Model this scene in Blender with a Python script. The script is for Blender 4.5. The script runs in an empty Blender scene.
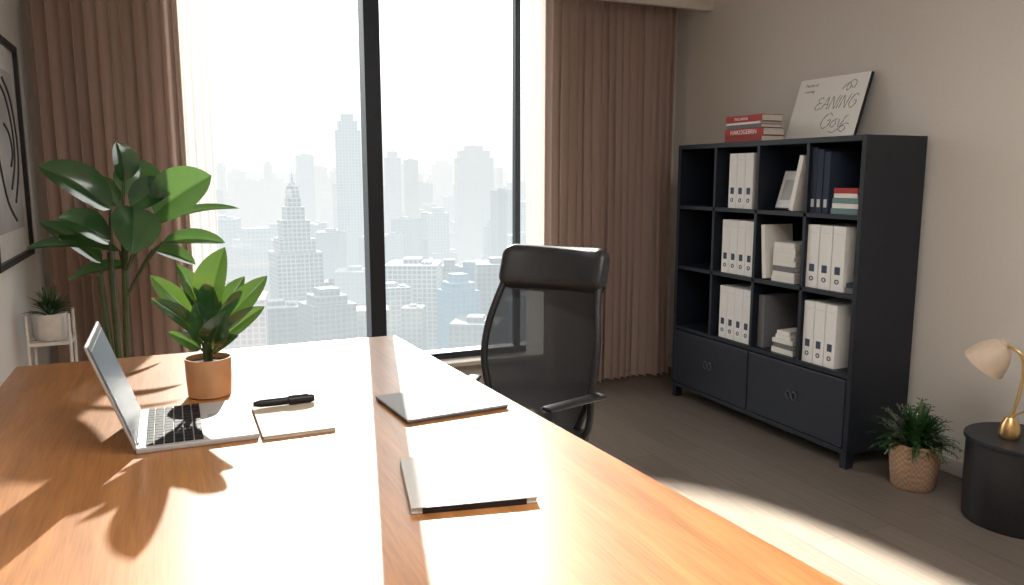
import bpy, bmesh, math, random
from mathutils import Vector, Matrix
random.seed(7)
S=bpy.context.scene
COL=S.collection
try:
    S.view_settings.view_transform='Standard'
    S.view_settings.look='None'
except Exception: pass

# ------------------------------------------------------------------ materials
def nn(nt,t,**k):
    n=nt.nodes.new(t)
    for a,b in k.items(): setattr(n,a,b)
    return n
def pm(name,c1,c2=None,scale=20,rough=.5,metal=0,bump=0.0,stretch=(1,1,1),spec=.5,alpha=1,coat=0,emit=None,estr=0,detail=4,sheen=0):
    m=bpy.data.materials.new(name); m.use_nodes=True; nt=m.node_tree
    p=nt.nodes['Principled BSDF']
    if c2 is None: c2=tuple(x*.88 for x in c1)
    tc=nn(nt,'ShaderNodeTexCoord'); mp=nn(nt,'ShaderNodeMapping'); mp.inputs['Scale'].default_value=stretch
    nz=nn(nt,'ShaderNodeTexNoise'); nz.inputs['Scale'].default_value=scale; nz.inputs['Detail'].default_value=detail
    cr=nn(nt,'ShaderNodeValToRGB'); cr.color_ramp.elements[0].position=.32; cr.color_ramp.elements[1].position=.68
    cr.color_ramp.elements[0].color=(*c2,1); cr.color_ramp.elements[1].color=(*c1,1)
    L=nt.links.new
    L(tc.outputs['Object'],mp.inputs['Vector']); L(mp.outputs['Vector'],nz.inputs['Vector']); L(nz.outputs['Fac'],cr.inputs['Fac'])
    L(cr.outputs['Color'],p.inputs['Base Color'])
    p.inputs['Roughness'].default_value=rough; p.inputs['Metallic'].default_value=metal
    p.inputs['Specular IOR Level'].default_value=spec; p.inputs['Alpha'].default_value=alpha
    p.inputs['Coat Weight'].default_value=coat
    if emit: p.inputs['Emission Color'].default_value=(*emit,1); p.inputs['Emission Strength'].default_value=estr
    if bump:
        b=nn(nt,'ShaderNodeBump'); b.inputs['Strength'].default_value=bump; b.inputs['Distance'].default_value=.01
        L(nz.outputs['Fac'],b.inputs['Height']); L(b.outputs['Normal'],p.inputs['Normal'])
    return m
M={}
M['wall']=pm('wall_paint',(.68,.64,.59),(.66,.62,.57),60,.85,bump=.03)
M['wallL']=pm('wall_paint_cool',(.68,.68,.66),(.66,.66,.64),60,.85,bump=.03)
M['ceil']=pm('ceiling_paint',(.80,.78,.75),None,50,.9)
M['trim']=pm('trim_paint',(.72,.67,.60),None,50,.6)
M['shelf']=pm('charcoal_paint',(.012,.015,.024),(.009,.012,.019),40,.42,bump=.02,spec=.4)
M['shelfd']=pm('charcoal_front',(.018,.022,.034),(.014,.018,.028),40,.38,spec=.45)
M['frame']=pm('window_metal',(.026,.032,.042),None,40,.4,metal=.4)
M['blk']=pm('black_plastic',(.014,.014,.016),(.009,.009,.011),60,.4,spec=.4)
M['cframe']=pm('chair_frame_plastic',(.026,.027,.030),(.020,.021,.024),60,.5,spec=.4)
M['leather']=pm('black_leather',(.024,.027,.030),(.018,.020,.023),160,.36,bump=.05)
M['alu']=pm('brushed_aluminium',(.33,.33,.335),(.30,.30,.305),80,.55,metal=.2,stretch=(1,12,1),spec=.25)
M['alud']=pm('dark_aluminium',(.10,.10,.11),None,80,.5,metal=.4)
M['lidback']=pm('lid_aluminium',(.50,.50,.50),(.46,.46,.46),80,.4,metal=.5)
M['alul']=pm('pale_aluminium',(.48,.475,.47),(.45,.445,.44),80,.5,metal=.2,spec=.3)
M['key']=pm('key_plastic',(.012,.012,.016),None,60,.55,spec=.2)
M['paper']=pm('paper_white',(.70,.67,.61),(.64,.61,.55),90,.8,stretch=(1,1,20))
M['binder']=pm('binder_card',(.82,.81,.79),(.78,.77,.75),70,.55)
M['label']=pm('binder_label',(.045,.07,.13),(.03,.05,.09),120,.6)
M['labell']=pm('binder_label_pale',(.56,.58,.60),None,120,.6)
M['greyb']=pm('grey_card',(.16,.16,.17),None,70,.6)
M['navy']=pm('navy_cloth',(.016,.028,.055),None,90,.7)
M['red']=pm('red_cloth',(.42,.030,.022),(.35,.02,.018),90,.55)
M['maroon']=pm('brown_red_cloth',(.32,.05,.035),None,90,.6)
M['teal']=pm('teal_cloth',(.16,.28,.28),None,90,.6)
M['note']=pm('beige_cover',(.54,.46,.35),(.50,.43,.33),90,.7,spec=.25)
M['cream']=pm('cream_cover',(.80,.78,.73),(.77,.75,.70),60,.45)
M['board']=pm('sign_face',(.90,.89,.86),(.88,.87,.84),40,.5)
M['folder']=pm('folder_cover',(.56,.545,.52),(.53,.515,.49),60,.55,spec=.25)
M['copper']=pm('terracotta_glaze',(.54,.29,.14),(.48,.25,.12),18,.36)
M['white']=pm('white_ceramic',(.72,.72,.70),None,30,.35)
M['soil']=pm('soil',(.05,.033,.02),(.02,.014,.01),120,.95,bump=.6)
M['gold']=pm('brass',(.72,.48,.22),(.66,.43,.18),40,.28,metal=.9)
M['lampsh']=pm('beige_lacquer',(.62,.49,.37),(.57,.45,.34),40,.45)
M['stem']=pm('plant_stem',(.05,.085,.03),(.03,.055,.018),30,.5)
M['chrome']=pm('dark_chrome',(.30,.30,.31),None,40,.25,metal=.9)
M['screen']=pm('display_glass',(.02,.028,.036),(.014,.02,.026),4,.4,spec=.06,emit=(.42,.50,.58),estr=.14)
M['ink']=pm('ink',(.03,.03,.035),None,60,.6)
M['inkg']=pm('ink_grey',(.28,.28,.29),None,60,.6)
M['art']=pm('art_print',(.62,.62,.62),(.30,.30,.30),2.2,.5,detail=2)

def leafmat(name,c1,c2,tf=.14,tc_=(.16,.30,.04)):
    m=pm(name,c1,c2,9,.18,spec=.8,coat=.6)
    nt=m.node_tree; p=nt.nodes['Principled BSDF']; out=nt.nodes['Material Output']
    p.inputs['Coat Roughness'].default_value=.08
    tr=nn(nt,'ShaderNodeBsdfTranslucent'); tr.inputs['Color'].default_value=(*tc_,1)
    mx=nn(nt,'ShaderNodeMixShader'); mx.inputs[0].default_value=tf
    nt.links.new(p.outputs[0],mx.inputs[1]); nt.links.new(tr.outputs[0],mx.inputs[2]); nt.links.new(mx.outputs[0],out.inputs[0])
    return m
M['leaf']=leafmat('ficus_leaf',(.028,.100,.036),(.013,.058,.025),.24)
M['leafd']=leafmat('dark_leaf',(.030,.115,.045),(.014,.060,.030),.26,(.17,.33,.07))
M['fern']=leafmat('fern_leaf',(.035,.10,.03),(.015,.05,.015),.15,(.08,.18,.04))

def transmat(name,col,fac,rough=.8,trl=.3):
    m=bpy.data.materials.new(name); m.use_nodes=True; nt=m.node_tree; nt.nodes.clear(); L=nt.links.new
    out=nn(nt,'ShaderNodeOutputMaterial'); d=nn(nt,'ShaderNodeBsdfDiffuse'); t=nn(nt,'ShaderNodeBsdfTranslucent'); tp=nn(nt,'ShaderNodeBsdfTransparent')
    nz=nn(nt,'ShaderNodeTexNoise'); nz.inputs['Scale'].default_value=150
    cr=nn(nt,'ShaderNodeValToRGB'); cr.color_ramp.elements[0].color=(*[c*.85 for c in col],1); cr.color_ramp.elements[1].color=(*col,1)
    tc=nn(nt,'ShaderNodeTexCoord'); L(tc.outputs['Object'],nz.inputs['Vector']); L(nz.outputs['Fac'],cr.inputs['Fac'])
    L(cr.outputs['Color'],d.inputs['Color']); L(cr.outputs['Color'],t.inputs['Color'])
    m1=nn(nt,'ShaderNodeMixShader'); m1.inputs[0].default_value=trl; m2=nn(nt,'ShaderNodeMixShader'); m2.inputs[0].default_value=fac
    L(d.outputs[0],m1.inputs[1]); L(t.outputs[0],m1.inputs[2]); L(m1.outputs[0],m2.inputs[1]); L(tp.outputs[0],m2.inputs[2]); L(m2.outputs[0],out.inputs[0])
    return m
M['sheer']=transmat('sheer_voile',(.70,.68,.65),.08,trl=.40)
M['meshf']=transmat('chair_mesh',(.034,.035,.038),.085,trl=.2)
M['drape']=transmat('drape_cloth',(.53,.405,.345),0.0,trl=.12)

def glassmat():
    m=bpy.data.materials.new('window_glass'); m.use_nodes=True; nt=m.node_tree; nt.nodes.clear(); L=nt.links.new
    out=nn(nt,'ShaderNodeOutputMaterial'); g=nn(nt,'ShaderNodeBsdfGlossy'); g.inputs['Roughness'].default_value=.02
    tp=nn(nt,'ShaderNodeBsdfTransparent'); tp.inputs['Color'].default_value=(.97,.985,.98,1)
    mx=nn(nt,'ShaderNodeMixShader'); mx.inputs[0].default_value=.04
    L(tp.outputs[0],mx.inputs[1]); L(g.outputs[0],mx.inputs[2]); L(mx.outputs[0],out.inputs[0]); return m
M['glass']=glassmat()

def woodmat():
    m=bpy.data.materials.new('oak_desktop'); m.use_nodes=True; nt=m.node_tree; L=nt.links.new; p=nt.nodes['Principled BSDF']
    tc=nn(nt,'ShaderNodeTexCoord'); mp=nn(nt,'ShaderNodeMapping'); mp.inputs['Scale'].default_value=(9,.7,4)
    nz=nn(nt,'ShaderNodeTexNoise'); nz.inputs['Scale'].default_value=2.2; nz.inputs['Detail'].default_value=7; nz.inputs['Distortion'].default_value=.6
    mp2=nn(nt,'ShaderNodeMapping'); mp2.inputs['Scale'].default_value=(60,2.5,20)
    n2=nn(nt,'ShaderNodeTexNoise'); n2.inputs['Scale'].default_value=3; n2.inputs['Detail'].default_value=3
    cr=nn(nt,'ShaderNodeValToRGB'); e=cr.color_ramp.elements
    e[0].position=.3; e[0].color=(.36,.142,.036,1); e[1].position=.7; e[1].color=(.56,.245,.074,1)
    mx=nn(nt,'ShaderNodeMix',data_type='RGBA',blend_type='MULTIPLY'); mx.inputs[0].default_value=.5
    c2=nn(nt,'ShaderNodeValToRGB'); c2.color_ramp.elements[0].position=.35; c2.color_ramp.elements[0].color=(.6,.55,.5,1); c2.color_ramp.elements[1].position=.6
    L(tc.outputs['Object'],mp.inputs[0]); L(mp.outputs[0],nz.inputs[0]); L(nz.outputs['Fac'],cr.inputs[0])
    L(tc.outputs['Object'],mp2.inputs[0]); L(mp2.outputs[0],n2.inputs[0]); L(n2.outputs['Fac'],c2.inputs[0])
    L(cr.outputs[0],mx.inputs[6]); L(c2.outputs[0],mx.inputs[7]); L(mx.outputs[2],p.inputs['Base Color'])
    p.inputs['Roughness'].default_value=.38; p.inputs['Specular IOR Level'].default_value=.9
    p.inputs['Coat Weight'].default_value=.4; p.inputs['Coat Roughness'].default_value=.22
    b=nn(nt,'ShaderNodeBump'); b.inputs['Strength'].default_value=.05; b.inputs['Distance'].default_value=.002
    L(n2.outputs['Fac'],b.inputs['Height']); L(b.outputs[0],p.inputs['Normal'])
    return m
M['wood']=woodmat()
def floormat():
    m=bpy.data.materials.new('floor_planks'); m.use_nodes=True; nt=m.node_tree; L=nt.links.new; p=nt.nodes['Principled BSDF']
    tc=nn(nt,'ShaderNodeTexCoord'); mp=nn(nt,'ShaderNodeMapping'); mp.inputs['Rotation'].default_value=(0,0,math.radians(90))
    br=nn(nt,'ShaderNodeTexBrick'); br.inputs['Scale'].default_value=1; br.inputs['Brick Width'].default_value=2.2; br.inputs['Row Height'].default_value=.15
    br.inputs['Mortar Size'].default_value=.0016; br.inputs['Color1'].default_value=(.185,.156,.131,1); br.inputs['Color2'].default_value=(.158,.132,.111,1); br.inputs['Mortar'].default_value=(.085,.070,.058,1)
    mp2=nn(nt,'ShaderNodeMapping'); mp2.inputs['Scale'].default_value=(22,1.0,1)
    nz=nn(nt,'ShaderNodeTexNoise'); nz.inputs['Scale'].default_value=3; nz.inputs['Detail'].default_value=6
    cr=nn(nt,'ShaderNodeValToRGB'); cr.color_ramp.elements[0].color=(.74,.72,.70,1); cr.color_ramp.elements[0].position=.3; cr.color_ramp.elements[1].position=.7
    mx=nn(nt,'ShaderNodeMix',data_type='RGBA',blend_type='MULTIPLY'); mx.inputs[0].default_value=.85
    L(tc.outputs['Object'],mp.inputs[0]); L(mp.outputs[0],br.inputs[0]); L(tc.outputs['Object'],mp2.inputs[0]); L(mp2.outputs[0],nz.inputs[0]); L(nz.outputs['Fac'],cr.inputs[0])
    L(br.outputs['Color'],mx.inputs[6]); L(cr.outputs[0],mx.inputs[7]); L(mx.outputs[2],p.inputs['Base Color']); p.inputs['Roughness'].default_value=.42
    return m
M['floor']=floormat()
def basketmat():
    m=bpy.data.materials.new('woven_basket'); m.use_nodes=True; nt=m.node_tree; L=nt.links.new; p=nt.nodes['Principled BSDF']
    tc=nn(nt,'ShaderNodeTexCoord'); ck=nn(nt,'ShaderNodeTexChecker'); ck.inputs['Scale'].default_value=70
    ck.inputs['Color1'].default_value=(.46,.30,.19,1); ck.inputs['Color2'].default_value=(.34,.21,.13,1)
    L(tc.outputs['Object'],ck.inputs[0]); L(ck.outputs[0],p.inputs['Base Color']); p.inputs['Roughness'].default_value=.8
    return m
M['basket']=basketmat()

def hazed_citymat(name,c1,c2,haze,sx,sz,hc=(.83,.87,.89)):
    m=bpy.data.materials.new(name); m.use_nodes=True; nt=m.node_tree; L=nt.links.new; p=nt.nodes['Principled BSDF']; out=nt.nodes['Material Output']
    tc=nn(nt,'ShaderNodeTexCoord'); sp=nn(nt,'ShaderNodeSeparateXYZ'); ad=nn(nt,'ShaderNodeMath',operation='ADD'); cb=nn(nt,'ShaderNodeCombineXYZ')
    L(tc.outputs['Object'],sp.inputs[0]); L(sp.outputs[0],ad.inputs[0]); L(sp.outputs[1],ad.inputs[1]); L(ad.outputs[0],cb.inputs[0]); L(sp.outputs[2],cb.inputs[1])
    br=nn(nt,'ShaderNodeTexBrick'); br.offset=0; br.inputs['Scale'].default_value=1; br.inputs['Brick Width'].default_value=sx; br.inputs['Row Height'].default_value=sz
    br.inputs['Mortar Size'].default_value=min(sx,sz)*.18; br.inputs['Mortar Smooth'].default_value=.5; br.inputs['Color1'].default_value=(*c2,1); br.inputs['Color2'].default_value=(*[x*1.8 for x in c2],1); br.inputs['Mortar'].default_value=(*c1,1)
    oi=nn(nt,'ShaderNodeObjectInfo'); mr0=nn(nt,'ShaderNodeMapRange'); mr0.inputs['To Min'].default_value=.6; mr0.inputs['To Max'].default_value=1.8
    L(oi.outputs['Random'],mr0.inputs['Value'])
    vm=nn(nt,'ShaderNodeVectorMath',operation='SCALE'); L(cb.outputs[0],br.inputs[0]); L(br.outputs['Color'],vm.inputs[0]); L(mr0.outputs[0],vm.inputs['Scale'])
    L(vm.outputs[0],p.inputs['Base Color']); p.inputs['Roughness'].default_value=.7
    em=nn(nt,'ShaderNodeEmission'); em.inputs[0].default_value=(*hc,1); em.inputs[1].default_value=1  # air haze painted in as emission over the surface colour, thicker low down
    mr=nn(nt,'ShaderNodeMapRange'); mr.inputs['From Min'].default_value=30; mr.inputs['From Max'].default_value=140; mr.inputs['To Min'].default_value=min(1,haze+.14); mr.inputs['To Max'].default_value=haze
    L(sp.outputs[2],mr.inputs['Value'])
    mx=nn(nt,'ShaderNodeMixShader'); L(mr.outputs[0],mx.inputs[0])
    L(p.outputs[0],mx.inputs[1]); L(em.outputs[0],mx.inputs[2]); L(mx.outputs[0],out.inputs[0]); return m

# ------------------------------------------------------------------ mesh helpers
def add_box(bm,x0,x1,y0,y1,z0,z1,bev=0,seg=2,mi=0):
    r=bmesh.ops.create_cube(bm,size=1,matrix=Matrix.Translation(((x0+x1)/2,(y0+y1)/2,(z0+z1)/2))@Matrix.Diagonal((x1-x0,y1-y0,z1-z0,1)))
    vs=r['verts']; fs=set(f for v in vs for f in v.link_faces)
    for f in fs: f.material_index=mi
    if bev>0:
        es=list(set(e for v in vs for e in v.link_edges))
        bmesh.ops.bevel(bm,geom=es,offset=bev,segments=seg,affect='EDGES',profile=.5)
def lathe(bm,prof,seg=32,c=(0,0,0),mi=0):
    rings=[]
    for r,z in prof:
        if r<1e-5: rings.append([bm.verts.new((c[0],c[1],c[2]+z))])
        else: rings.append([bm.verts.new((c[0]+r*math.cos(2*math.pi*i/seg),c[1]+r*math.sin(2*math.pi*i/seg),c[2]+z)) for i in range(seg)])
    for a,b in zip(rings,rings[1:]):
        for i in range(seg):
            j=(i+1)%seg
            if len(a)==1 and len(b)==1: continue
            if len(a)==1: f=bm.faces.new((a[0],b[j],b[i]))
            elif len(b)==1: f=bm.faces.new((a[i],a[j],b[0]))
            else: f=bm.faces.new((a[i],a[j],b[j],b[i]))
            f.material_index=mi
def tube(bm,pts,r,seg=10,closed=False,mi=0,flat=1.0,up=None):
    pts=[Vector(p) for p in pts]; n=len(pts); rs=r if isinstance(r,(list,tuple)) else [r]*n
    rings=[]; prev=None
    for i,p in enumerate(pts):
        if closed: t=pts[(i+1)%n]-pts[i-1]
        else: t=pts[min(i+1,n-1)]-pts[max(i-1,0)]
        t.normalize()
        if prev is None:
            ref=Vector(up) if up else (Vector((0,0,1)) if abs(t.z)<.9 else Vector((1,0,0)))
            a=ref-t*ref.dot(t); a.normalize()
        else:
            a=prev-t*prev.dot(t); a.normalize()
        prev=a; b=t.cross(a)
        rings.append([bm.verts.new(p+(a*math.cos(2*math.pi*k/seg)*flat+b*math.sin(2*math.pi*k/seg))*rs[i]) for k in range(seg)])
    m=n if closed else n-1
    for i in range(m):
        A=rings[i];B=rings[(i+1)%n]
        for k in range(seg):
            f=bm.faces.new((A[k],A[(k+1)%seg],B[(k+1)%seg],B[k])); f.material_index=mi
    if not closed:
        bm.faces.new(rings[0]); bm.faces.new(rings[-1])
def bez(p0,p1,p2,n=10):
    p0,p1,p2=map(Vector,(p0,p1,p2))
    return [(1-t)**2*p0+2*t*(1-t)*p1+t*t*p2 for t in [i/n for i in range(n+1)]]
def spline(ps,n=6):
    ps=[Vector(p) for p in ps]; out=[]
    for i in range(len(ps)-1):
        p0=ps[max(i-1,0)];p1=ps[i];p2=ps[i+1];p3=ps[min(i+2,len(ps)-1)]
        for k in range(n):
            t=k/n; out.append(.5*((2*p1)+(p2-p0)*t+(2*p0-5*p1+4*p2-p3)*t*t+(3*p1-p0-3*p2+p3)*t**3))
    out.append(ps[-1]); return out
def leaf(bm,base,tip,width,hint=(-.25,-.8,.5),arch=.12,fold=.18,wave=.0,nl=16,shape=.9,mi=0,pw=.6):
    base=Vector(base);tip=Vector(tip);d=tip-base;Ln=d.length;d.normalize()
    h=Vector(hint).normalized(); s=d.cross(h); 
    if s.length<.05: s=d.cross(Vector((1,0,0)))
    s.normalize(); n=s.cross(d); n.normalize()
    if n.dot(h)<0: n=-n
    cols=[-1,-.55,-.08,0,.08,.55,1]
    grid=[]
    for i in range(nl+1):
        t=i/nl
        w=width*.5*(math.sin(math.pi*min(1,t**shape))**pw)
        if t>.82: w*=1-((t-.82)/.18)**2*.3
        if i==0: w=width*.03
        if i==nl: w=0.0005
        c=base+d*Ln*t+n*(arch*Ln*math.sin(math.pi*t)) 
        row=[]
        for k in cols:
            off=s*(k*w)+n*(abs(k)*w*fold*2+ (wave*w*math.sin(t*14+k)) - (0.004*Ln*5*w/width if k==0 else 0))
            row.append(bm.verts.new(c+off))
        grid.append(row)
    for i in range(nl):
        for k in range(len(cols)-1):
            f=bm.faces.new((grid[i][k],grid[i][k+1],grid[i+1][k+1],grid[i+1][k])); f.material_index=mi; f.smooth=True
def mk(name,bm,mats,parent=None,loc=(0,0,0),rot=(0,0,0),smooth=False):
    me=bpy.data.meshes.new(name)
    bmesh.ops.recalc_face_normals(bm,faces=bm.faces)
    bm.to_mesh(me); bm.free()
    if not isinstance(mats,(list,tuple)): mats=[mats]
    for m in mats: me.materials.append(m)
    if smooth:
        for p in me.polygons: p.use_smooth=True
        if smooth!='all':
            try: me.set_sharp_from_angle(angle=math.radians(38))
            except Exception: pass
    o=bpy.data.objects.new(name,me); COL.objects.link(o); o.location=loc; o.rotation_euler=rot
    if parent: o.parent=parent
    return o
def tag(o,label,cat,group=None):
    o['label']=label; o['category']=cat
    if group: o['group']=group
    return o
def root(name,loc,rz,label,cat,group=None,rx=0):
    o=bpy.data.objects.new(name,None); COL.objects.link(o); o.empty_display_size=.1
    o.location=loc; o.rotation_euler=(rx,0,rz); return tag(o,label,cat,group)
def BM(): return bmesh.new()
def dup(o,loc,rot=None,scale=None,group=None,label=None):
    c=o.copy(); COL.objects.link(c); c.location=loc
    if rot is not None: c.rotation_euler=rot
    if scale is not None: c.scale=scale
    if group: c['group']=group
    if label: c['label']=label
    for ch in list(o.children):
        k=ch.copy(); COL.objects.link(k); k.parent=c
    return c
def struct(o): o['kind']='structure'; return o
def text(name,body,size,m,parent,loc,rot=(math.pi/2,0,0),shear=0,ext=.0006,sx=1,offset=0):
    cu=bpy.data.curves.new(name,'FONT'); cu.body=body; cu.size=size; cu.shear=shear; cu.extrude=ext; cu.align_x='CENTER'; cu.align_y='CENTER'; cu.offset=offset
    t=bpy.data.objects.new(name,cu); COL.objects.link(t); bpy.context.view_layer.update()
    me=bpy.data.meshes.new_from_object(t.evaluated_get(bpy.context.evaluated_depsgraph_get()))
    bpy.data.objects.remove(t); me.materials.clear(); me.materials.append(m)
    o=bpy.data.objects.new(name,me); COL.objects.link(o); o.parent=parent; o.location=loc; o.rotation_euler=rot; o.scale=(sx,1,1)
    return o

# ------------------------------------------------------------------ room shell
XL,XR,YB,YF,H=-.65,3.45,4.90,-2.2,2.9
b=BM(); add_box(b,XL-.2,XR+.2,YF-.2,YB+.2,-.1,0); struct(mk('floor',b,M['floor']))
b=BM(); add_box(b,XL-.2,XR+.2,YF-.2,YB+.2,H,H+.1); struct(mk('ceiling',b,M['ceil']))
b=BM(); add_box(b,XL-.2,XL,YF-.2,YB+.2,0,H); struct(mk('wall_left',b,M['wallL']))
b=BM(); add_box(b,XR,XR+.2,YF-.2,YB+.2,0,H); struct(mk('wall_right',b,M['wall']))
b=BM(); add_box(b,XL,XR,YF-.2,YF,0,H); struct(mk('wall_front',b,M['wall']))
WX0,WX1,WZ0,WZ1=.02,2.46,.22,2.78
b=BM(); add_box(b,XL,WX0,YB,YB+.2,0,H); add_box(b,WX1,XR,YB,YB+.2,0,H); add_box(b,WX0,WX1,YB,YB+.2,0,WZ0); add_box(b,WX0,WX1,YB,YB+.2,WZ1,H)
struct(mk('wall_back',b,M['wall']))
# window
b=BM(); y0,y1=4.905,5.02
add_box(b,WX0,WX0+.06,y0,y1,WZ0,WZ1,.004); add_box(b,WX1-.05,WX1,y0,y1,WZ0,WZ1,.004)
add_box(b,2.180,2.218,4.930,4.985,WZ0+.045,WZ1-.05,.003)
add_box(b,WX0+.06,WX1-.05,y0,y1,WZ0,WZ0+.045,.004); add_box(b,WX0+.06,WX1-.05,y0,y1,WZ1-.05,WZ1,.004)
add_box(b,1.145,1.245,y0-.03,y1,WZ0+.045,WZ1-.05,.005)
win=struct(mk('window_1',b,M['frame']))
b=BM()
for xa,xb in ((WX0+.06,1.145),(1.245,2.180),(2.218,WX1-.05)): add_box(b,xa,xb,4.962,4.968,WZ0+.045,WZ1-.05)  # rightmost pane added behind the sheer to backlight it
g=mk('window_glass',b,M['glass'],win); g['kind']='structure'
b=BM(); add_box(b,WX0-.05,WX1+.05,4.80,4.90,.185,.215,.005); struct(mk('trim_1',b,M['trim']))
b=BM(); add_box(b,XL,XR,4.50,4.54,2.555,H,.003); struct(mk('trim_2',b,M['trim']))
b=BM(); add_box(b,XR-.012,XR,YF,YB,0,.08,.003); struct(mk('baseboard_right',b,M['wall']))
b=BM(); add_box(b,XL,XL+.012,YF,YB,0,.08,.003); struct(mk('baseboard_left',b,M['wallL']))

# ------------------------------------------------------------------ curtains
def curtain(name,x0,x1,y,z0,z1,pl,amp,m,label,cat,seed,shift=.014):
    rnd=random.Random(seed); ph=[rnd.uniform(-1,1) for _ in range(pl+2)]; am=[rnd.uniform(.8,1.15) for _ in range(pl+2)]
    wd=[rnd.uniform(.8,1.25) for _ in range(pl)]; tot=sum(wd); cum=[0]
    for q in wd: cum.append(cum[-1]+q/tot)
    b=BM(); nz=18; g=[]; ns=14
    for j in range(nz+1):
        t=j/nz; row=[]
        for i in range(pl*ns+1):
            kk=min(i//ns,pl-1); f=(i-kk*ns)/ns
            s=cum[kk]+(cum[kk+1]-cum[kk])*f
            e=math.sin(math.pi*f)**2
            A=amp*am[kk]*(.8+.3*(1-t))
            yy=y-A*e*1.6+amp*.6-.22*amp*math.sin(5*t+ph[kk]*3)*e-.10*amp*math.sin(f*math.pi*4+ph[kk])
            xx=x0+(x1-x0)*s+shift*math.sin(2*math.pi*f)+.2*amp*math.sin(3.5*t+ph[kk]*2)*(1-t)*e
            row.append(b.verts.new((xx,yy,z0+(z1-z0)*t)))
        g.append(row)
    for j in range(nz):
        for i in range(pl*ns):
            b.faces.new((g[j][i],g[j][i+1],g[j+1][i+1],g[j+1][i]))
    o=mk(name,b,m,smooth='all'); return tag(o,label,cat)
curtain('curtain',-.60,.10,4.68,.012,2.66,12,.045,M['drape'],'pleated brown floor-length curtain beside the wall','curtain',1)
curtain('curtain',2.30,3.30,4.70,.012,2.66,17,.045,M['drape'],'pleated brown floor-length curtain beside the bookcase wall','curtain',2)
curtain('sheer_curtain',.075,.25,4.80,.012,2.66,4,.007,M['sheer'],'narrow gathered white sheer curtain at the window edge','curtain',3,.0)
curtain('sheer_curtain',2.205,2.36,4.80,.012,2.66,4,.007,M['sheer'],'narrow gathered white sheer curtain at the window edge','curtain',4,.0)

# ------------------------------------------------------------------ desk
dk=root('desk',(0.2,1.95,0),0,'large orange oak desk with long rectangular top','desk')
b=BM(); z0,z1=.71,.75
cs=[(-.56,.55),(1.06,.55),(.885,3.32),(-.56,3.32)]
vb=[b.verts.new((x-.2,y-1.95,z0)) for x,y in cs]; vt=[b.verts.new((x-.2,y-1.95,z1)) for x,y in cs]
b.faces.new(vb[::-1]); b.faces.new(vt)
for i in range(4): b.faces.new((vb[i],vb[(i+1)%4],vt[(i+1)%4],vt[i]))
bmesh.ops.bevel(b,geom=list(b.edges),offset=.006,segments=2,affect='EDGES')
mk('desktop',b,M['wood'],dk)
for yy in (-1.1,1.1):
    b=BM(); add_box(b,-.62,.60,yy-.03,yy+.03,0,.71,.004); mk('leg',b,M['wood'],dk)
b=BM(); add_box(b,-.05,.0,-1.07,1.07,.45,.71,.003); mk('modesty_panel',b,M['wood'],dk)

# ------------------------------------------------------------------ open laptop
lp=root('laptop',(.02,2.30,.7505),math.radians(90),'open silver laptop with black keys standing on the desk','laptop')
b=BM(); add_box(b,-.185,.185,-.165,.135,0,.015,.004); mk('base',b,M['alul'],lp)
b=BM()
rows=[(.094,14,.016),(.070,14,.021),(.046,13,.021),(.022,12,.021),(-.002,12,.021),(-.026,8,.021)]
for (yy,n,hh) in rows:
    w=.344/n
    for i in range(n): 
        x=-.172+w*i; add_box(b,x+.0018,x+w-.0018,yy,yy+hh,.0155,.0185)
k=mk('keyboard',b,M['key'],lp); k['label']='black keyboard keys'
b=BM(); add_box(b,-.055,.055,-.145,-.045,.015,.0155,.0); mk('trackpad',b,M['alu'],lp)
b=BM(); add_box(b,-.185,.185,0,.007,0,.290,.003)
lid=mk('lid',b,M['lidback'],lp,loc=(0,.132,.014),rot=(math.radians(-19),0,0))
b=BM(); add_box(b,-.179,.179,-.0016,-.0004,.008,.285); bz=mk('bezel',b,M['blk'],lid)
b=BM(); add_box(b,-.168,.168,-.0026,-.0016,.022,.270); mk('screen',b,M['screen'],lid)
b=BM(); add_box(b,-.15,.15,.128,.138,.010,.020,.003); mk('hinge',b,M['blk'],lp)

# ------------------------------------------------------------------ closed laptop
def closed(loc,rz,w,d,label,mtop,emblem):
    r=root('closed_laptop',loc,rz,label,'laptop')
    b=BM(); add_box(b,-w/2+.002,w/2-.002,-d/2+.002,d/2-.002,.0005,.006,.002); mk('base',b,M['alud'],r)
    b=BM(); add_box(b,-w/2,w/2,-d/2,d/2,.0063,.013,.003); mk('lid',b,mtop,r)
    if emblem:
        Z=.0140
        b=BM(); n=24; c=b.verts.new((0,0,Z)); vs=[]
        for i in range(n):
            a=2*math.pi*i/n; rr=.019*(1-.10*math.exp(-((a-math.pi/2)**2)*9)-.08*math.exp(-((a-3*math.pi/2)**2)*9)); 
            rr*=1-.42*math.exp(-((min(a,2*math.pi-a))**2)*10)
            vs.append(b.verts.new((rr*math.cos(a),rr*math.sin(a),Z)))
        for i in range(n): b.faces.new((c,vs[i],vs[(i+1)%n]))
        lf=[b.verts.new(p) for p in ((.0,.021,Z),(.007,.024,Z),(.011,.034,Z),(.002,.030,Z))]; b.faces.new(lf)
        mk('emblem',b,M['key'],r)
    return r
closed((.733,2.23,.7505),math.radians(5),.325,.285,'closed silver laptop with small emblem lying on the desk',M['alu'],True)
nb=root('folder',(.586,1.617,.7505),math.radians(-11),'closed cream hardcover folder with dark spine edge on the desk','folder')
b=BM(); add_box(b,-.136,.136,-.15,.15,0,.003,.001); add_box(b,-.136,.136,-.15,.15,.011,.014,.001); mk('cover',b,M['folder'],nb)
b=BM(); add_box(b,-.135,.135,-.146,.149,.003,.011); mk('pages',b,M['paper'],nb)
b=BM(); add_box(b,-.112,.112,-.153,-.147,0,.0135,.001); mk('spine',b,M['blk'],nb)
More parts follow.
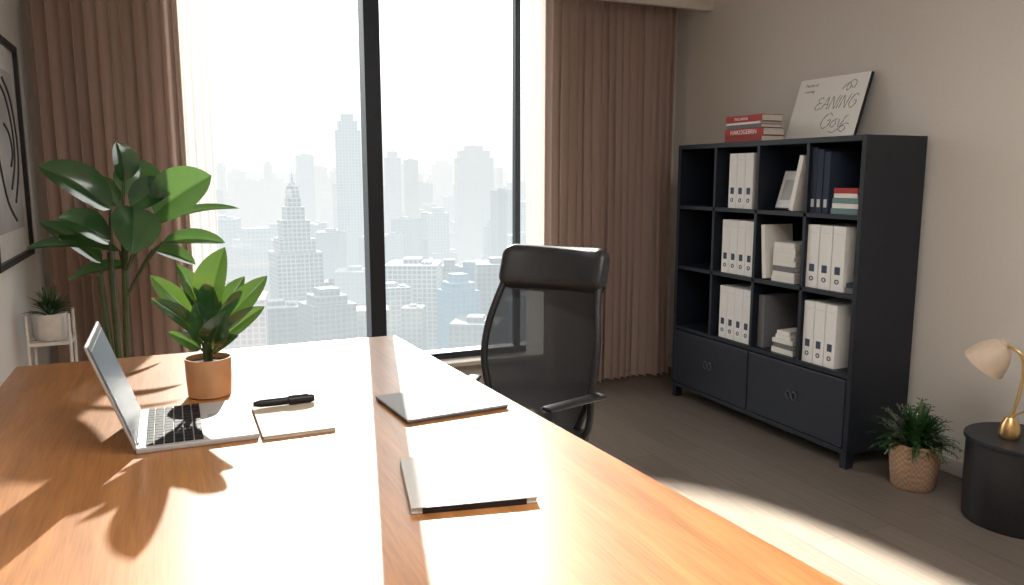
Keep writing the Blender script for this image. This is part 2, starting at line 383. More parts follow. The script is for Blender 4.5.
# beige notebook + pen
nt_=root('notebook',(.29,2.255,.7505),math.radians(0),'thin beige softcover notebook beside the open laptop','notebook')
b=BM(); add_box(b,-.098,.098,-.155,.155,0,.002,.0006); add_box(b,-.098,.098,-.155,.155,.008,.010,.0006); mk('cover',b,M['note'],nt_)
b=BM(); add_box(b,-.095,.095,-.152,.152,.002,.008); mk('pages',b,M['paper'],nt_)
pn=root('pen',(.285,2.375,.7747),math.radians(1),'thick black pen lying on the beige notebook','pen')
b=BM(); lathe(b,[(0,-.092),(.007,-.091),(.0115,-.07),(.0125,-.03),(.0125,.01)],20); bmesh.ops.rotate(b,verts=b.verts,matrix=Matrix.Rotation(math.pi/2,3,'Y')); mk('barrel',b,M['blk'],pn,smooth=True)
b=BM(); lathe(b,[(.0105,.011),(.0138,.012),(.0138,.075),(.011,.088),(0,.091)],20); bmesh.ops.rotate(b,verts=b.verts,matrix=Matrix.Rotation(math.pi/2,3,'Y')); mk('cap',b,M['blk'],pn,smooth=True)
b=BM(); add_box(b,.012,.070,-.003,.003,.0136,.0160,.0005); mk('clip',b,M['chrome'],pn)

# ------------------------------------------------------------------ small potted plant on desk
pp=root('potted_plant',(.085,2.625,.7505),0,'broad-leaved green plant in small terracotta pot on the desk','plant')
b=BM(); lathe(b,[(0,0),(.060,0),(.066,.005),(.069,.06),(.071,.122),(.0705,.125),(.067,.125),(.065,.118),(.064,.105),(0,.105)],48); mk('pot',b,M['copper'],pp,smooth=True)
b=BM(); lathe(b,[(0,.112),(.064,.108)],24); mk('soil',b,M['soil'],pp)
px=.0031
def P2(u,v,dy=0): return ((u-209)*px+dy*.02,dy,.105+(366-v)*px)
lv=[((214,312),(231,246),0.0,30,-.02),((216,334),(272,279),-.02,21,.02),((218,343),(266,308),-.07,18,-.05),((206,325),(159,274),.02,19,.05),
    ((202,336),(159,294),-.03,16,-.02),((208,340),(200,296),-.06,26,-.09),((202,348),(173,325),-.06,14,-.09),
    ((206,320),(184,264),.05,19,.07),((212,344),(228,306),-.08,24,-.12),((216,332),(250,280),.04,19,.06),
    ((214,352),(238,332),-.08,14,-.12),((209,325),(212,278),.02,22,.0)]
b=BM(); bs=BM()
for i,((u0,v0),(u1,v1),dy0,w,dy1) in enumerate(lv):
    B=Vector(P2(u0,v0,dy0*.5)); T=Vector(P2(u1,v1,dy1)); 
    leaf(b,B,T,w*px*1.15,hint=(-.35+.7*((i*37)%10)/10,-.8,.45),arch=.10,fold=.3,pw=.66)
    tube(bs,bez((random.uniform(-.012,.012),random.uniform(-.012,.012),.105),(B.x*.4,B.y*.5,(B.z+.1)/2+.02),B,6),.0036,6)
mk('foliage',b,M['leaf'],pp); mk('stem',bs,M['stem'],pp,smooth=True)

# ------------------------------------------------------------------ big plant behind desk
bp=root('potted_plant',(-.24,3.80,0),0,'tall plant with large glossy dark green leaves before the curtain','plant')
b=BM(); lathe(b,[(0,0),(.12,0),(.125,.01),(.16,.30),(.165,.33),(.155,.33),(.15,.28),(0,.28)],40); mk('pot',b,M['white'],bp,smooth=True)
b=BM(); lathe(b,[(0,.30),(.148,.29)],24); mk('soil',b,M['soil'],bp)
def P1(u,v,dy=0): return (-.257+(u+8-115)*.00434+.24, dy, 1.45-(v-175)*.00435)
lv=[((126,180),(122,142),.02,26,(.6,-.7,.3)),((112,208),(54,166),.0,38,(.3,-.7,.7)),((152,213),(207,175),-.06,42,(-.2,-.85,.4)),
    ((134,206),(130,250),-.10,38,(.3,-.9,.3)),((130,206),(172,184),.02,30,(-.1,-.8,.6)),
    ((118,250),(38,244),.0,19,(0,-.5,.9)),((150,226),(235,210),.06,15,(0,-.4,.9)),((158,242),(217,244),-.03,20,(0,-.6,.8)),
    ((100,262),(48,220),.06,22,(.4,-.6,.5)),((136,198),(146,160),.06,38,(-.2,-.9,.2)),((110,238),(70,214),-.08,30,(.3,-.7,.6)),((124,266),(68,280),.08,17,(0,-.5,.8)),
    ((118,206),(88,178),.10,26,(.3,-.7,.6)),((148,250),(188,268),.06,18,(0,-.6,.7))]
b=BM(); bs=BM(); hubs=[(-.055,.0,1.02),(-.01,.02,1.12),(.045,-.02,1.04)]
for i,hb in enumerate(hubs):
    tube(bs,spline([(-.02+.02*i,0,.28),(hb[0]*.6,0,.65),hb],6),.013,8)
for i,((u0,v0),(u1,v1),dy,w,hn) in enumerate(lv):
    B=Vector(P1(u0,v0,dy*.5)); T=Vector(P1(u1,v1,dy*1.5-.03))
    leaf(b,B,T,w*.00434*1.2,hint=hn,arch=.08,fold=.18,pw=.52)
    hb=Vector(min(hubs,key=lambda q:abs(q[0]-B.x)))
    st0=hb+Vector((0,0,-.12 if B.z<1.2 else -.02))
    tube(bs,bez(st0,(st0.x*.5+B.x*.5,B.y*.6,max(st0.z,B.z-.08)),B,8),.0055,7)
mk('foliage',b,M['leafd'],bp); mk('stem',bs,M['stem'],bp,smooth=True)

# ------------------------------------------------------------------ white plant stand + spiky plant
st=root('plant_stand',(-.525,4.02,0),0,'white four-legged plant stand beside the wall','plant stand')
for sx in (-1,1):
    for sy in (-1,1):
        b=BM(); tube(b,[(sx*.082,sy*.082,0),(sx*.082,sy*.082,.84)],.007,8); mk('leg',b,M['white'],st,smooth=True)
b=BM(); add_box(b,-.08,.08,-.006,.006,.70,.715,.002); add_box(b,-.006,.006,-.08,.08,.70,.715,.002)
for s in (-1,1): add_box(b,-.08,.08,s*.082-.005,s*.082+.005,.70,.715,.002); add_box(b,s*.082-.005,s*.082+.005,-.08,.08,.70,.715,.002)
mk('cross_brace',b,M['white'],st)
sp=root('potted_plant',(-.525,4.02,.716),0,'small spiky green plant in white pot on the plant stand','plant')
b=BM(); lathe(b,[(0,0),(.058,0),(.064,.01),(.070,.12),(.066,.12),(.062,.10),(0,.10)],32); mk('pot',b,M['white'],sp,smooth=True)
b=BM()
for i in range(70):
    a=random.uniform(0,2*math.pi); e=random.uniform(.15,1.45); L=random.uniform(.09,.145)
    d=Vector((math.cos(a)*math.cos(e),math.sin(a)*math.cos(e),math.sin(e)))
    leaf(b,Vector((0,0,.105))+d*.01,Vector((0,0,.105))+d*L,.012,hint=(0,0,1) if e<1 else (0,-1,.2),arch=.1,fold=.2,nl=5)
mk('foliage',b,M['fern'],sp)

# ------------------------------------------------------------------ wall picture
fr=root('picture_frame',(XL+.001,4.015,1.07),math.radians(90),'black-framed monochrome line drawing hanging on the wall','picture')
b=BM(); W,Hh=.435,.98
add_box(b,-W,W,-.03,-.001,0,.028,.003); add_box(b,-W,W,-.03,-.001,Hh-.028,Hh,.003); add_box(b,-W,-W+.028,-.03,-.001,.028,Hh-.028,.003); add_box(b,W-.028,W,-.03,-.001,.028,Hh-.028,.003)
mk('frame',b,M['blk'],fr)
b=BM(); add_box(b,-W+.028,W-.028,-.012,-.004,.028,Hh-.028); mk('mat_board',b,M['white'],fr)
b=BM(); add_box(b,-W+.13,W-.13,-.015,-.012,.14,Hh-.14); mk('print',b,M['art'],fr)
for c in ([(.05,.80),(.20,.72),(.28,.55),(.25,.40),(.12,.26)],[(-.2,.8),(.05,.74),(.18,.6),(.18,.45),(.05,.32)],[(.0,.6),(.1,.56),(.14,.48),(.08,.42)],[(-.25,.6),(-.1,.3),(.1,.18)]):
    b=BM(); tube(b,[(q.x,-.016,q.z) for q in spline([(x,0,z) for x,z in c],6)],.006,6)
    mk('brush_stroke',b,M['ink'],fr,smooth=True)

# ------------------------------------------------------------------ bookcase
X0,X1,Y0,Y1,ZT=3.00,3.40,2.73,4.21,1.64
W=Y1-Y0
bk=root('bookcase',(X0,(Y0+Y1)/2,0),math.radians(-90),'tall charcoal bookcase with open cubbies above two drawers','bookcase')
h=W/2; D=X1-X0; b=BM(); T=.028
add_box(b,-h,-h+T,0,D,.075,ZT,.002); add_box(b,h-T,h,0,D,.075,ZT,.002)
add_box(b,-h+T,h-T,0,D,ZT-T,ZT,.002); add_box(b,-h+T,h-T,0,D,.075,.10,.002); add_box(b,-h+T,h-T,D-.012,D,.10,ZT-T)
SZ=[1.25,.865,.47]
for z in SZ: add_box(b,-h+T,h-T,.004,D-.012,z-.011,z+.011)
DV=[-h+W*k/4 for k in (1,2,3)]
for x in DV: add_box(b,x-.010,x+.010,.004,D-.012,.481,ZT-T)
mk('body',b,M['shelf'],bk)
for s in (-1,1):
    xa,xb=(-h+T+.003,-.004) if s<0 else (.004,h-T-.003)
    b=BM(); add_box(b,xa,xb,-.004,.30,.106,.452,.003); dr=mk('drawer',b,M['shelfd'],bk)
    xc=(xa+xb)/2
    for q in (-.020,.020):
        b=BM(); pts=[(xc+q+.017*math.cos(2*math.pi*i/16),-.012,.285+.022*math.sin(2*math.pi*i/16)) for i in range(16)]
        tube(b,pts,.0026,6,closed=True)
        add_box(b,xc+q-.005,xc+q+.005,-.014,-.003,.302,.312,.001)
        mk('handle',b,M['alud'],dr,smooth=True)
for sx in (-1,1):
    for y in (.03,D-.03):
        b=BM(); add_box(b,sx*(h-.025)-.02,sx*(h-.025)+.02,y-.025,y+.025,0,.075,.003); mk('leg',b,M['shelf'],bk)
FX=X0+.022
zf=[1.2612,.8762,.4812]
RZ=math.radians(-90)
def binder(name,w,hh,d,mb,label,group,pos,lab=True,ml='label'):
    r=root(name,pos,RZ,label,'binder',group)
    b=BM(); add_box(b,-w/2,w/2,0,d,0,hh,.002); 
    bd=mk('cover',b,mb,r)
    if lab:
        b=BM(); add_box(b,-w*.22,w*.22,-.0015,.0005,hh*.26,hh*.38,.0003); mk('label',b,M['label'],r)
        b=BM(); lathe(b,[(.007,-.001),(.012,-.001),(.012,.001),(.007,.001),(.007,-.001)],18); bmesh.ops.rotate(b,verts=b.verts,matrix=Matrix.Rotation(math.pi/2,3,'X')); bmesh.ops.translate(b,verts=b.verts,vec=(0,-.0012,hh*.15)); mk('finger_ring',b,M['label'],r)
        b=BM(); add_box(b,-w*.34,w*.34,-.0008,.0005,hh*.88,hh*.885,.0001); mk('crease',b,M['labell'],r)
    return r
tmpl=binder('binder',.066,.315,.27,M['binder'],'white ring binder with label standing upright','white binders on the bookcase shelves',(FX,3.56,zf[0]))
for y in (3.630,3.700): dup(tmpl,(FX,y,zf[0]))
for y in (3.53,3.60,3.67,3.74): dup(tmpl,(FX,y,zf[1]))
for y in (3.53,3.60,3.67,3.74): dup(tmpl,(FX,y,zf[2]))
for y in (3.05,2.965,2.88): dup(tmpl,(FX,y,zf[1]),scale=(1.18,1,1.03))
for y in (3.05,2.975,2.90): dup(tmpl,(FX,y,zf[2]),scale=(1.05,1,1.03))
for i,y in enumerate((3.07,3.03,2.985)):
    r=binder('book',.038,.33-.012*i,.24,M['navy'],'dark navy clothbound book standing upright','navy books on the top shelf',(FX,y,zf[0]),lab=False); r['category']='book'
    b=BM(); add_box(b,-.010,.010,-.001,.0005,.03,.07); mk('spine_label',b,M['labell'],r)
g1=binder('binder',.05,.30,.25,M['greyb'],'dark grey binder standing upright on the shelf','dark binders',(FX+.02,3.43,zf[2]),lab=False)
def hbook(pos,w,d,t,m,label,group,rz=0,name='book'):
    r=root(name,pos,RZ+rz,label,'book',group)
    b=BM(); add_box(b,-w/2,w/2,0,d,0,.003,.0008); add_box(b,-w/2,w/2,0,d,t-.003,t,.0008); add_box(b,-w/2,w/2,0,.003,.003,t-.003); mk('cover',b,m,r)
    b=BM(); add_box(b,-w/2+.005,w/2-.005,.003,d-.003,.003,t-.003); mk('pages',b,M['paper'],r); return r
def stack(x,y,z,items,group):
    for i,(w,d,t,m,lab,rz) in enumerate(items):
        r=hbook((x,y+random.uniform(-.004,.004),z),w,d,t,M[m],lab,group,rz); z+=t+.0005
    return z
G='books stacked on the top shelf'
stack(FX+.005,2.865,zf[0],[(.165,.22,.028,'teal','grey-green book lying flat in a stack',.02),(.165,.21,.024,'cream','white book lying flat in a stack',-.02),(.16,.21,.026,'teal','grey-green book lying flat in a stack',.01),(.15,.20,.022,'cream','white book lying flat in a stack',-.03),(.145,.20,.026,'red','red book lying on top of a stack',.03)],G)
G='books stacked on the middle shelf'
stack(FX+.01,3.265,zf[1],[(.17,.22,.030,'cream','white book lying flat in a stack',.02),(.17,.22,.026,'cream','white book lying flat in a stack',-.04),(.16,.21,.030,'greyb','grey book lying flat in a stack',.0),(.165,.21,.028,'cream','white book lying flat in a stack',.03),(.16,.2,.022,'cream','white book lying flat in a stack',-.02),(.155,.2,.026,'cream','white book lying flat in a stack',.05),(.15,.19,.018,'cream','white book lying on top of a stack',.1),(.15,.19,.030,'cream','white book lying on top of a stack',.02)],G)
G='books stacked on the lowest shelf'
stack(FX+.01,3.24,zf[2],[(.16,.20,.030,'cream','white book lying flat in a stack',.02),(.15,.20,.026,'greyb','grey book lying flat in a stack',-.04),(.15,.19,.024,'cream','white book lying flat in a stack',.04),(.12,.17,.022,'cream','small white book on top of a stack',-.05),(.09,.14,.024,'cream','small white book on top of a stack',.06)],G)
stack(FX+.01,2.805,zf[1],[(.06,.16,.028,'greyb','small dark book lying flat on the shelf',0),(.055,.15,.022,'navy','small dark book lying flat on the shelf',0)],'small dark books on the middle shelf')
def lean(name,cat,label,y,z,w,hh,t,ang,m,roll,group=None,x=FX+.04):
    r=root(name,(x,y,z),RZ,label,cat,group); r.rotation_euler=(-ang,roll,RZ)
    b=BM(); add_box(b,-w/2,w/2,0,t,0,hh,.002); mk('cover',b,m,r); return r
pf=lean('photo_frame','picture frame','small white-matted photo frame leaning inside a cubby',3.335,zf[0]+.008,.13,.22,.016,.30,M['blk'],0,x=FX+.05)
b=BM(); add_box(b,-.058,.058,-.002,0,.007,.213); mk('mat_board',b,M['white'],pf)
b=BM(); add_box(b,-.036,.036,-.003,-.002,.05,.165); mk('print',b,M['art'],pf)
lean('book','book','white hardcover book leaning against the cubby side',3.225,zf[0]+.004,.03,.295,.2,0,M['cream'],.22,x=FX)
lean('book','book','white hardcover book leaning against the cubby side',3.40,zf[1]+.005,.03,.30,.2,0,M['cream'],-.09,x=FX)

# on top of bookcase
z=ZT+.0005
colsb=[('maroon','brown-red hardcover book at the bottom of a stack',.32,.16,.032),('red','red hardcover book with pale lettering on its spine',.32,.155,.042),('greyb','dark hardcover book lying in a stack',.29,.145,.022),('cream','white hardcover book lying in a stack',.29,.145,.012),('red','red hardcover book on top of a stack',.305,.15,.038)]
rb=[]
for m,lab,w,d,t in colsb:
    r=hbook((3.03,3.64+random.uniform(-.006,.006),z),w,d,t,M[m],lab,'red books stacked on the bookcase top',random.uniform(-.03,.03)); rb.append((r,t)); z+=t+.0005
text('lettering','HAKOGEBRN',.036,M['cream'],rb[1][0],(0,-.0006,.021))
text('lettering','THE EARING',.021,M['cream'],rb[4][0],(-.02,-.0006,.018))
sg=root('sign_board',(3.30,3.345,ZT+.008),RZ,'white board with handwritten script lettering leaning on the wall','sign'); sg.rotation_euler=(-.30,0,RZ)
b=BM(); add_box(b,-.252,.250,.004,.018,0,.36,.002); mk('backing',b,M['blk'],sg)
b=BM(); add_box(b,-.252,.244,0,.004,.003,.36,.001); mk('face',b,M['board'],sg)
def script(strokes,name,ox,oz,sc,r=.0016,sh=.25):
    b=BM()
    for s in strokes:
        pts=[(ox+(x+z*sh)*sc,-.0008,oz+z*sc) for x,z in s]
        sp=spline(pts,6); n=len(sp)
        tube(b,sp,[r*(.7+.9*abs(math.sin(i*.45))) for i in range(n)],5)
    return mk(name,b,M['inkg'],sg,smooth='all')
script([[(.55,.85),(.3,1.02),(.05,.8),(.28,.55),(.45,.55),(.2,.5),(-.02,.25),(.2,.0),(.55,.15)],
        [(.65,0),(.85,.5),(1.02,1.0),(1.15,.5),(1.25,0)],[(.72,.35),(.95,.42),(1.22,.38)],
        [(1.42,0),(1.45,.5),(1.5,1),(1.75,.5),(1.98,0),(2.02,.5),(2.08,1.05)],
        [(2.32,1),(2.28,.5),(2.26,0)],
        [(2.52,0),(2.55,.5),(2.6,1),(2.82,.5),(3.05,0),(3.1,.5),(3.18,1.1)],
        [(4.0,.85),(3.7,1.05),(3.4,.7),(3.38,.25),(3.65,-.02),(3.95,.2),(3.95,.5),(3.7,.5)]],'lettering',-.085,.170,.070)
script([[(.8,.85),(.5,1.1),(.1,.8),(0,.3),(.35,-.05),(.75,.15),(.8,.55),(.5,.5)],
        [(1.2,.55),(1.0,.35),(1.05,.05),(1.3,.02),(1.42,.3),(1.25,.55),(1.5,.6)],
        [(1.65,.6),(1.75,.1),(1.85,0),(2.05,.35),(2.1,.7),(2.3,.85)]],'lettering',-.01,.065,.074)
script([[(0,.2),(.5,.8),(1.0,.9),(1.1,.4),(.7,.1),(.6,.6),(1.3,1.2),(1.8,.9),(1.6,.3),(1.2,.5)]],'flourish',.08,.264,.050,sh=0)
script([[(0,.2),(.6,.0),(1.3,.35),(1.9,.7),(2.2,.35),(1.8,.05),(1.4,.4),(2.0,.9),(2.6,.8)]],'flourish',.06,.034,.052,sh=0)
text('lettering','The line of',.022,M['inkg'],sg,(-.155,-.0008,.32),shear=.1)
text('lettering','~ moving',.022,M['inkg'],sg,(-.165,-.0008,.285),shear=.1)

# ------------------------------------------------------------------ office chair
ch=root('office_chair',(1.16,2.59,0),math.radians(-54),'black high-back mesh office chair with leather headrest at the desk','chair')
for k in range(5):
    a=2*math.pi*k/5+.3; c,s=math.cos(a),math.sin(a)
    b=BM(); tube(b,[(.02*c,.02*s,.11),(.16*c,.16*s,.10),(.30*c,.30*s,.075)],[.028,.022,.016],10); lg=mk('leg',b,M['blk'],ch,smooth=True)
    b=BM()
    for q in (-.016,.016):
        m=Matrix.Translation((.30*c-s*q,.30*s+c*q,.028))@Matrix.Rotation(a,4,'Z')@Matrix.Rotation(math.pi/2,4,'X')
        bmesh.ops.create_cone(b,cap_ends=True,segments=20,radius1=.028,radius2=.028,depth=.018,matrix=m)
    tube(b,[(.30*c,.30*s,.03),(.30*c,.30*s,.08)],.008,8)
    mk('caster',b,M['blk'],lg)
b=BM(); tube(b,[(0,0,.10),(0,0,.27)],.028,16); tube(b,[(0,0,.27),(0,0,.42)],.016,16); mk('gas_column',b,M['chrome'],ch,smooth=True)
b=BM(); add_box(b,-.225,.225,-.25,.17,.43,.50,.032,4); mk('seat',b,M['leather'],ch,smooth=True)
b=BM(); add_box(b,-.12,.12,-.12,.16,.40,.43,.01); mk('mechanism',b,M['blk'],ch)
prof=[(.175,.42,.140),(.182,.52,.190),(.190,.64,.228),(.200,.74,.246),(.224,.85,.242),(.260,.95,.224),(.300,1.03,.210),(.340,1.13,.200)]
def backpt(i,s):
    y,z,w=prof[i]; return Vector((w*s, y-.055*(s*s), z))
pl=spline([backpt(i,-1) for i in range(len(prof))],5); pr=spline([backpt(i,1) for i in range(len(prof))],5)
b=BM(); cols=14; g=[]
for A,B in zip(pl,pr):
    row=[]
    for k in range(cols+1):
        s=-1+2*k/cols; p=(A+B)/2+(B-A)/2*s; p.y+=.055*(1-s*s); row.append(b.verts.new(p))
    g.append(row)
for i in range(len(g)-1):
    for k in range(cols): b.faces.new((g[i][k],g[i][k+1],g[i+1][k+1],g[i+1][k]))
ms=mk('backrest_mesh',b,M['meshf'],ch,smooth='all'); ms['label']='sheer black mesh panel'
loop=pl+[ (pl[-1]+pr[-1])/2+Vector(((s)*.200,.055*(1-s*s)-.0,0)) for s in (-.6,-.2,.2,.6)]+pr[::-1]+[(pl[0]+pr[0])/2+Vector((s*.135,.055*(1-s*s),0)) for s in (.6,.2,-.2,-.6)]
b=BM(); tube(b,loop,.0145,10,closed=True); mk('backrest_frame',b,M['cframe'],ch,smooth='all')
b=BM(); add_box(b,-.232,.232,-.055,.055,-.094,.094,.052,8)
bmesh.ops.subdivide_edges(b,edges=[e for e in b.edges if abs((e.verts[0].co-e.verts[1].co).x)>.1],cuts=8)
for v in b.verts: v.co.y-=.055*(v.co.x/.2)**2-.02; v.co.z-=.010*(v.co.x/.2)**2
bmesh.ops.rotate(b,verts=b.verts,matrix=Matrix.Rotation(math.radians(-18),3,'X'))
mk('headrest',b,M['leather'],ch,loc=(0,.320,1.080),smooth='all')
b=BM(); tube(b,spline([(0,.02,.42),(0,.14,.415),(0,.205,.43),(0,.238,.48),(0,.25,.54)],5),.018,8,flat=.6); mk('back_support',b,M['blk'],ch,smooth='all')
for s in (-1,1):
    b=BM(); tube(b,spline([(s*.19,.10,.445),(s*.235,.10,.50),(s*.248,.10,.57),(s*.252,.09,.635)],5),.014,8); ar=mk('armrest',b,M['cframe'],ch,smooth='all')
    b=BM(); add_box(b,-.026,.026,-.215,.07,.632,.649,.008,3); bmesh.ops.rotate(b,verts=b.verts,matrix=Matrix.Rotation(-s*math.radians(20),3,'Z'))
    pd=mk('arm_pad',b,M['leather'],ar,loc=(s*.258,.07,0),smooth=True)

# ------------------------------------------------------------------ side table, lamp, fern
tb=root('side_table',(3.215,2.02,0),0,'low black cylindrical side table beside the wall','side table')
b=BM(); lathe(b,[(0,0),(.19,0),(.198,.006),(.205,.15),(.205,.345),(0,.345)],56); mk('body',b,M['blk'],tb,smooth=True)
b=BM(); lathe(b,[(0,.345),(.212,.345),(.215,.349),(.215,.361),(.211,.365),(0,.365)],56); mk('top',b,M['shelf'],tb,smooth=True)
lm=root('desk_lamp',(3.165,2.045,.3655),0,'brass table lamp with beige dome shade on the side table','lamp')
b=BM(); lathe(b,[(0,0),(.036,0),(.040,.006),(.042,.022),(.034,.06),(.018,.088),(0,.095)],32); mk('base',b,M['gold'],lm,smooth=True)
b=BM(); tube(b,spline([(0,0,.08),(.01,-.015,.17),(.005,-.03,.28),(-.005,-.02,.360),(-.015,.03,.383)],6),.0065,10); mk('pole',b,M['gold'],lm,smooth='all')
b=BM(); tube(b,spline([(0,0,.09),(.03,-.045,.13),(.045,-.08,.20),(.03,-.07,.30),(-.005,-.02,.360)],6),.004,8); mk('brace',b,M['gold'],lm,smooth='all')
b=BM(); lathe(b,[(0,.10),(.016,.10),(.020,.085),(.045,.07),(.068,.035),(.080,0),(.088,-.035),(.086,-.035),(.077,0),(.064,.033),(.042,.064),(0,.075)],40)
sh=mk('lamp_shade',b,M['lampsh'],lm,loc=(-.03,.095,.322),smooth=True)
ax=Vector((.18,-.55,.80)).normalized(); sh.rotation_euler=ax.to_track_quat('Z','Y').to_euler()
b=BM(); lathe(b,[(0,-.02),(.016,-.012),(.022,.008),(.016,.03),(.01,.06),(0,.06)],20); mk('bulb',b,M['white'],sh,smooth=True)

fp=root('potted_fern',(3.14,2.46,0),0,'bushy green fern in woven basket pot on the floor','plant')
b=BM(); lathe(b,[(0,0),(.088,0),(.096,.01),(.108,.12),(.112,.20),(.115,.215),(.108,.218),(.104,.19),(0,.19)],40)
mk('basket',b,M['basket'],fp,smooth=True)
b=BM(); rnd=random.Random(4)
for i in range(190):
    a=rnd.uniform(0,2*math.pi); e=rnd.uniform(.2,1.4); L=rnd.uniform(.15,.27)
    if math.sin(a)<-.3: L*=.8
    d=Vector((math.cos(a)*math.cos(e),math.sin(a)*math.cos(e),math.sin(e))); p0=Vector((0,0,.19))+Vector((d.x,d.y,0))*.03
    p1=p0+d*L*.6+Vector((0,0,.03)); p2=p0+d*L*.92+Vector((0,0,-.06*math.cos(e)))
    pts=bez(p0,p1,p2,6); s=d.cross(Vector((0,0,1))); s.normalize()
    prev=None
    for k,p in enumerate(pts):
        w=.0085*math.sin(math.pi*(.12+.88*k/6))+.0005
        cur=(b.verts.new(p-s*w),b.verts.new(p+s*w))
        if prev: b.faces.new((prev[0],prev[1],cur[1],cur[0]))
        prev=cur
    for k in range(2,6):
        for q in (-1,1):
            p=pts[k]; t=(p+s*q*.028+Vector((0,0,-.004))+(pts[k]-pts[k-1])*.6); v=[b.verts.new(p),b.verts.new((p+t)/2+(pts[k]-pts[k-1])*.22),b.verts.new(t)]; b.faces.new(v)
mk('foliage',b,M['fern'],fp)

# ------------------------------------------------------------------ city
GZ=-150
HM=[hazed_citymat('hazed_facade_near',(.26,.26,.25),(.05,.06,.07),.56,3.4,3.2,(.86,.915,.95)),
    hazed_citymat('hazed_facade_mid',(.28,.29,.30),(.06,.075,.09),.76,3.4,3.4,(.91,.96,.99)),
    hazed_citymat('hazed_facade_far',(.28,.30,.32),(.12,.14,.17),.87,6,5,(.97,.99,1.01)),
    hazed_citymat('hazed_facade_vfar',(.3,.33,.36),(.2,.22,.25),.94,12,9,(1.02,1.03,1.03)),
    hazed_citymat('hazed_facade_blue',(.14,.20,.24),(.04,.08,.12),.60,3.2,3.2,(.80,.89,.95))]
placed=[]
def bld(az,dist,w,v,mi,dep=None,steps=(),spire=0,rot=0,label='hazy pale high-rise office tower in the skyline',dome=False,fixed=False):
    a=math.radians(az); dep=dep or w; d0=dist
    while True:
        x,y=dist*math.sin(a),dist*math.cos(a)
        if all((x-X)**2+(y-Y)**2>(.72*(w+Wd))**2 for X,Y,Wd in placed): break
        dist+=15
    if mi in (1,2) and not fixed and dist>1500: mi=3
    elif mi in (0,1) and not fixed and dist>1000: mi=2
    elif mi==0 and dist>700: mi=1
    placed.append((x,y,w)); K=1/789
    ztop=1.45+(175-v)*dist*K
    if ztop<GZ+12: ztop=GZ+12
    b=BM(); Hh=ztop-GZ
    add_box(b,-w/2,w/2,-dep/2,dep/2,0,Hh)
    z=Hh
    for f,hh in steps:
        add_box(b,-w*f/2,w*f/2,-dep*f/2,dep*f/2,z,z+hh); z+=hh
    if not steps:
        add_box(b,-w*.2,w*.15,-dep*.2,dep*.2,z,z+w*.10); add_box(b,w*.2,w*.38,-dep*.35,-dep*.1,z,z+w*.05)
    for k in range(5):
        xx=-w/2+w*k/4
        add_box(b,xx-w*.012,xx+w*.012,-dep/2-w*.012,-dep/2,0,Hh)
    add_box(b,-w/2-w*.015,w/2+w*.015,-dep/2-w*.015,dep/2+w*.015,Hh-w*.03,Hh-w*.005)
    if dome:
        R=w*.15; lathe(b,[(R,z),(R,z+R*.8),(R*.85,z+R*1.5),(R*.5,z+R*2.1),(0,z+R*2.4)],20); z+=R*2.3
    if spire: lathe(b,[(w*.02+.3,z),(0,z+spire)],8)
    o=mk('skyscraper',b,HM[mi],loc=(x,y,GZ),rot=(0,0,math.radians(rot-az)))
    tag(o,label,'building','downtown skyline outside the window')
bld(8.0,620,34,248,0,steps=((.78,10),(.6,14),(.42,10),(.3,7)),dome=True,spire=9,rot=12,label='stepped old stone tower with domed crown and spire')
bld(10.1,480,27,300,0,steps=((.7,5),(.45,4)),rot=20,label='low pale block with small stepped roof')
bld(11.9,900,26,132,1,steps=((.8,10),(.5,8)),rot=4,label='slender tall tower with stepped top')
bld(8.9,1500,30,156,2,rot=5,fixed=True)
bld(15.0,1000,18,158,2,steps=((.6,8),),spire=14,rot=10)
bld(16.3,1050,15,160,2,rot=20)
bld(20.8,1010,44,158,1,steps=((.84,9),(.5,6)),spire=4,rot=8,label='broad pale tower with stepped crown')
bld(22.9,900,26,190,1,rot=5)
bld(18.2,860,22,212,1,rot=5,steps=((.6,6),))
bld(16.4,560,36,262,0,rot=-8,label='pale mid-rise block with flat roof')
bld(14.7,520,22,285,0,rot=10,label='pale mid-rise block with flat roof')
bld(19.6,480,20,290,4,steps=((.8,5),(.5,5)),rot=25,label='blue glass block with stepped roof')
bld(22.6,500,30,262,0,rot=5,label='pale mid-rise block with flat roof')
bld(21.0,430,26,322,0,rot=-10)
bld(18.0,430,24,318,0,rot=12)
bld(12.2,560,28,268,1,rot=-5)
bld(5.4,700,30,236,1,steps=((.7,10),),rot=15)
bld(3.2,760,30,215,1,rot=-10)
bld(6.6,480,28,300,0,rot=8)
bld(3.8,470,34,290,0,rot=-5)
bld(17.9,900,28,238,1,rot=10)
bld(19.2,1300,26,196,2,rot=10)
bld(14.4,1500,26,186,2,rot=0)
rnd=random.Random(11)
for i in range(44):
    az=2+24*((i*.618)%1); d=rnd.uniform(430,640); v=rnd.uniform(292,325) if d<520 else rnd.uniform(262,296)
    bld(az,d,rnd.uniform(12,24),v,rnd.choice((0,0,0,4)),rot=rnd.uniform(-25,25),steps=((.6,rnd.uniform(3,6)),) if rnd.random()<.4 else ())
for i in range(56):
    az=1+26*((i*.618+.3)%1); d=rnd.uniform(650,1100); v=rnd.uniform(225,270) if d<850 else rnd.uniform(200,236)
    bld(az,d,rnd.uniform(15,30),v,1,rot=rnd.uniform(-25,25),steps=((.6,rnd.uniform(4,9)),) if rnd.random()<.5 else ())
for i in range(80):
    az=0+30*((i*.618+.1)%1); d=rnd.uniform(1200,2500); v=rnd.uniform(164,212)
    bld(az,d,rnd.uniform(16,40),v,2 if d<1800 else 3,rot=rnd.uniform(-20,20),steps=((.6,rnd.uniform(5,14)),) if rnd.random()<.4 else ())
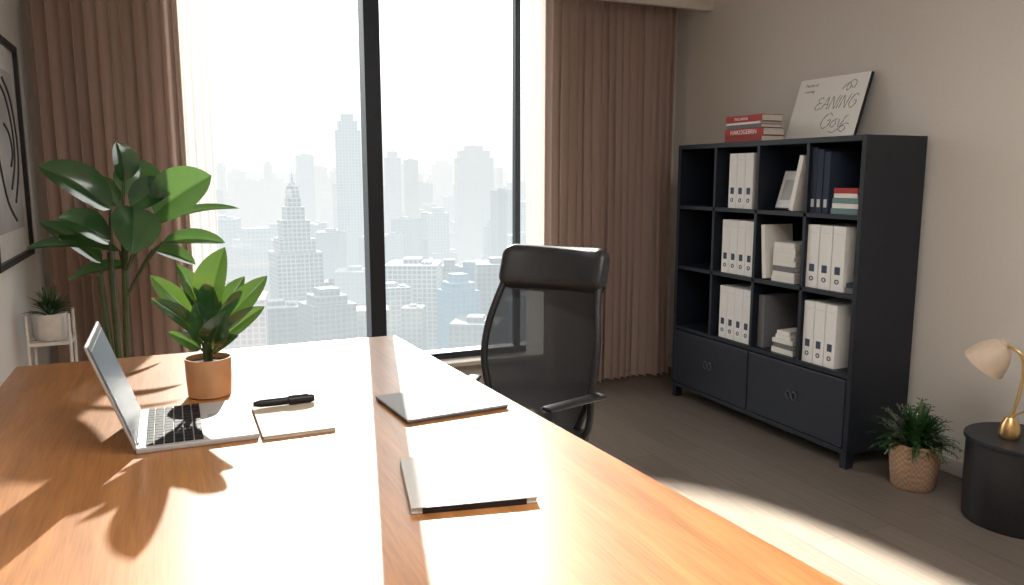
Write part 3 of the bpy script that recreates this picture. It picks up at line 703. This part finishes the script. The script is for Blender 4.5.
gm=hazed_citymat('hazed_city_ground',(.3,.32,.32),(.15,.18,.18),.85,40,30,(.92,.95,.97))
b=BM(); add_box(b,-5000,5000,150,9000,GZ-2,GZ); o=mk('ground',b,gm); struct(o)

# ------------------------------------------------------------------ lights
w=bpy.data.worlds.new('World'); S.world=w; w.use_nodes=True; nt=w.node_tree
bg=nt.nodes['Background']; tc=nn(nt,'ShaderNodeTexCoord'); sp_=nn(nt,'ShaderNodeSeparateXYZ'); cr=nn(nt,'ShaderNodeValToRGB')
e=cr.color_ramp.elements
e[0].position=.0; e[0].color=(.272,.276,.276,1); e[1].position=.5; e[1].color=(1,.98,.95,1)
n1=e.new(.06); n1.color=(.36,.36,.355,1); n2=e.new(.22); n2.color=(.80,.79,.77,1)
nt.links.new(tc.outputs['Generated'],sp_.inputs[0]); nt.links.new(sp_.outputs[2],cr.inputs[0]); nt.links.new(cr.outputs[0],bg.inputs[0]); bg.inputs[1].default_value=4.0
def lobj(name,typ,**k):
    l=bpy.data.lights.new(name,typ)
    for a,v in k.items(): setattr(l,a,v)
    o=bpy.data.objects.new(name,l); COL.objects.link(o); return o
sun=lobj('sun','SUN',energy=11.5,angle=math.radians(.8),color=(1,.94,.86))
az,el=math.radians(13),math.radians(23)
dv=Vector((math.sin(az)*math.cos(el),math.cos(az)*math.cos(el),math.sin(el)))
sun.rotation_euler=dv.to_track_quat('Z','Y').to_euler(); sun.location=dv*20
tgt=Vector((2.07,1.92,0)); dv2=Vector((-.135,1,0)).normalized()*math.cos(el)+Vector((0,0,math.sin(el)))
s2=lobj('added_floor_spot','SPOT',energy=1000000,spot_size=math.radians(1.42),spot_blend=.02,shadow_soft_size=.08,color=(1,.93,.84),use_square=True)  # added lamp outside, stands in for sunlight on the floor beside the desk
s2.location=tgt+dv2*33; s2.rotation_euler=dv2.to_track_quat('Z','Y').to_euler()
fl=lobj('added_fill','AREA',energy=76,shape='RECTANGLE',size=2.0,size_y=2.0,color=(1,.95,.90)); fl.location=(1.2,.4,2.86)  # unseen fill added to brighten the room, no ceiling fixture

# ------------------------------------------------------------------ camera
cd=bpy.data.cameras.new('camera'); cam=bpy.data.objects.new('camera',cd); COL.objects.link(cam)
cd.sensor_width=36; cd.lens=780/1024*36; cd.clip_end=12000; cd.clip_start=.05
cam.location=(0,0,1.45); cam.rotation_euler=(math.radians(90-8.53),0,math.radians(-23.6))
S.camera=cam
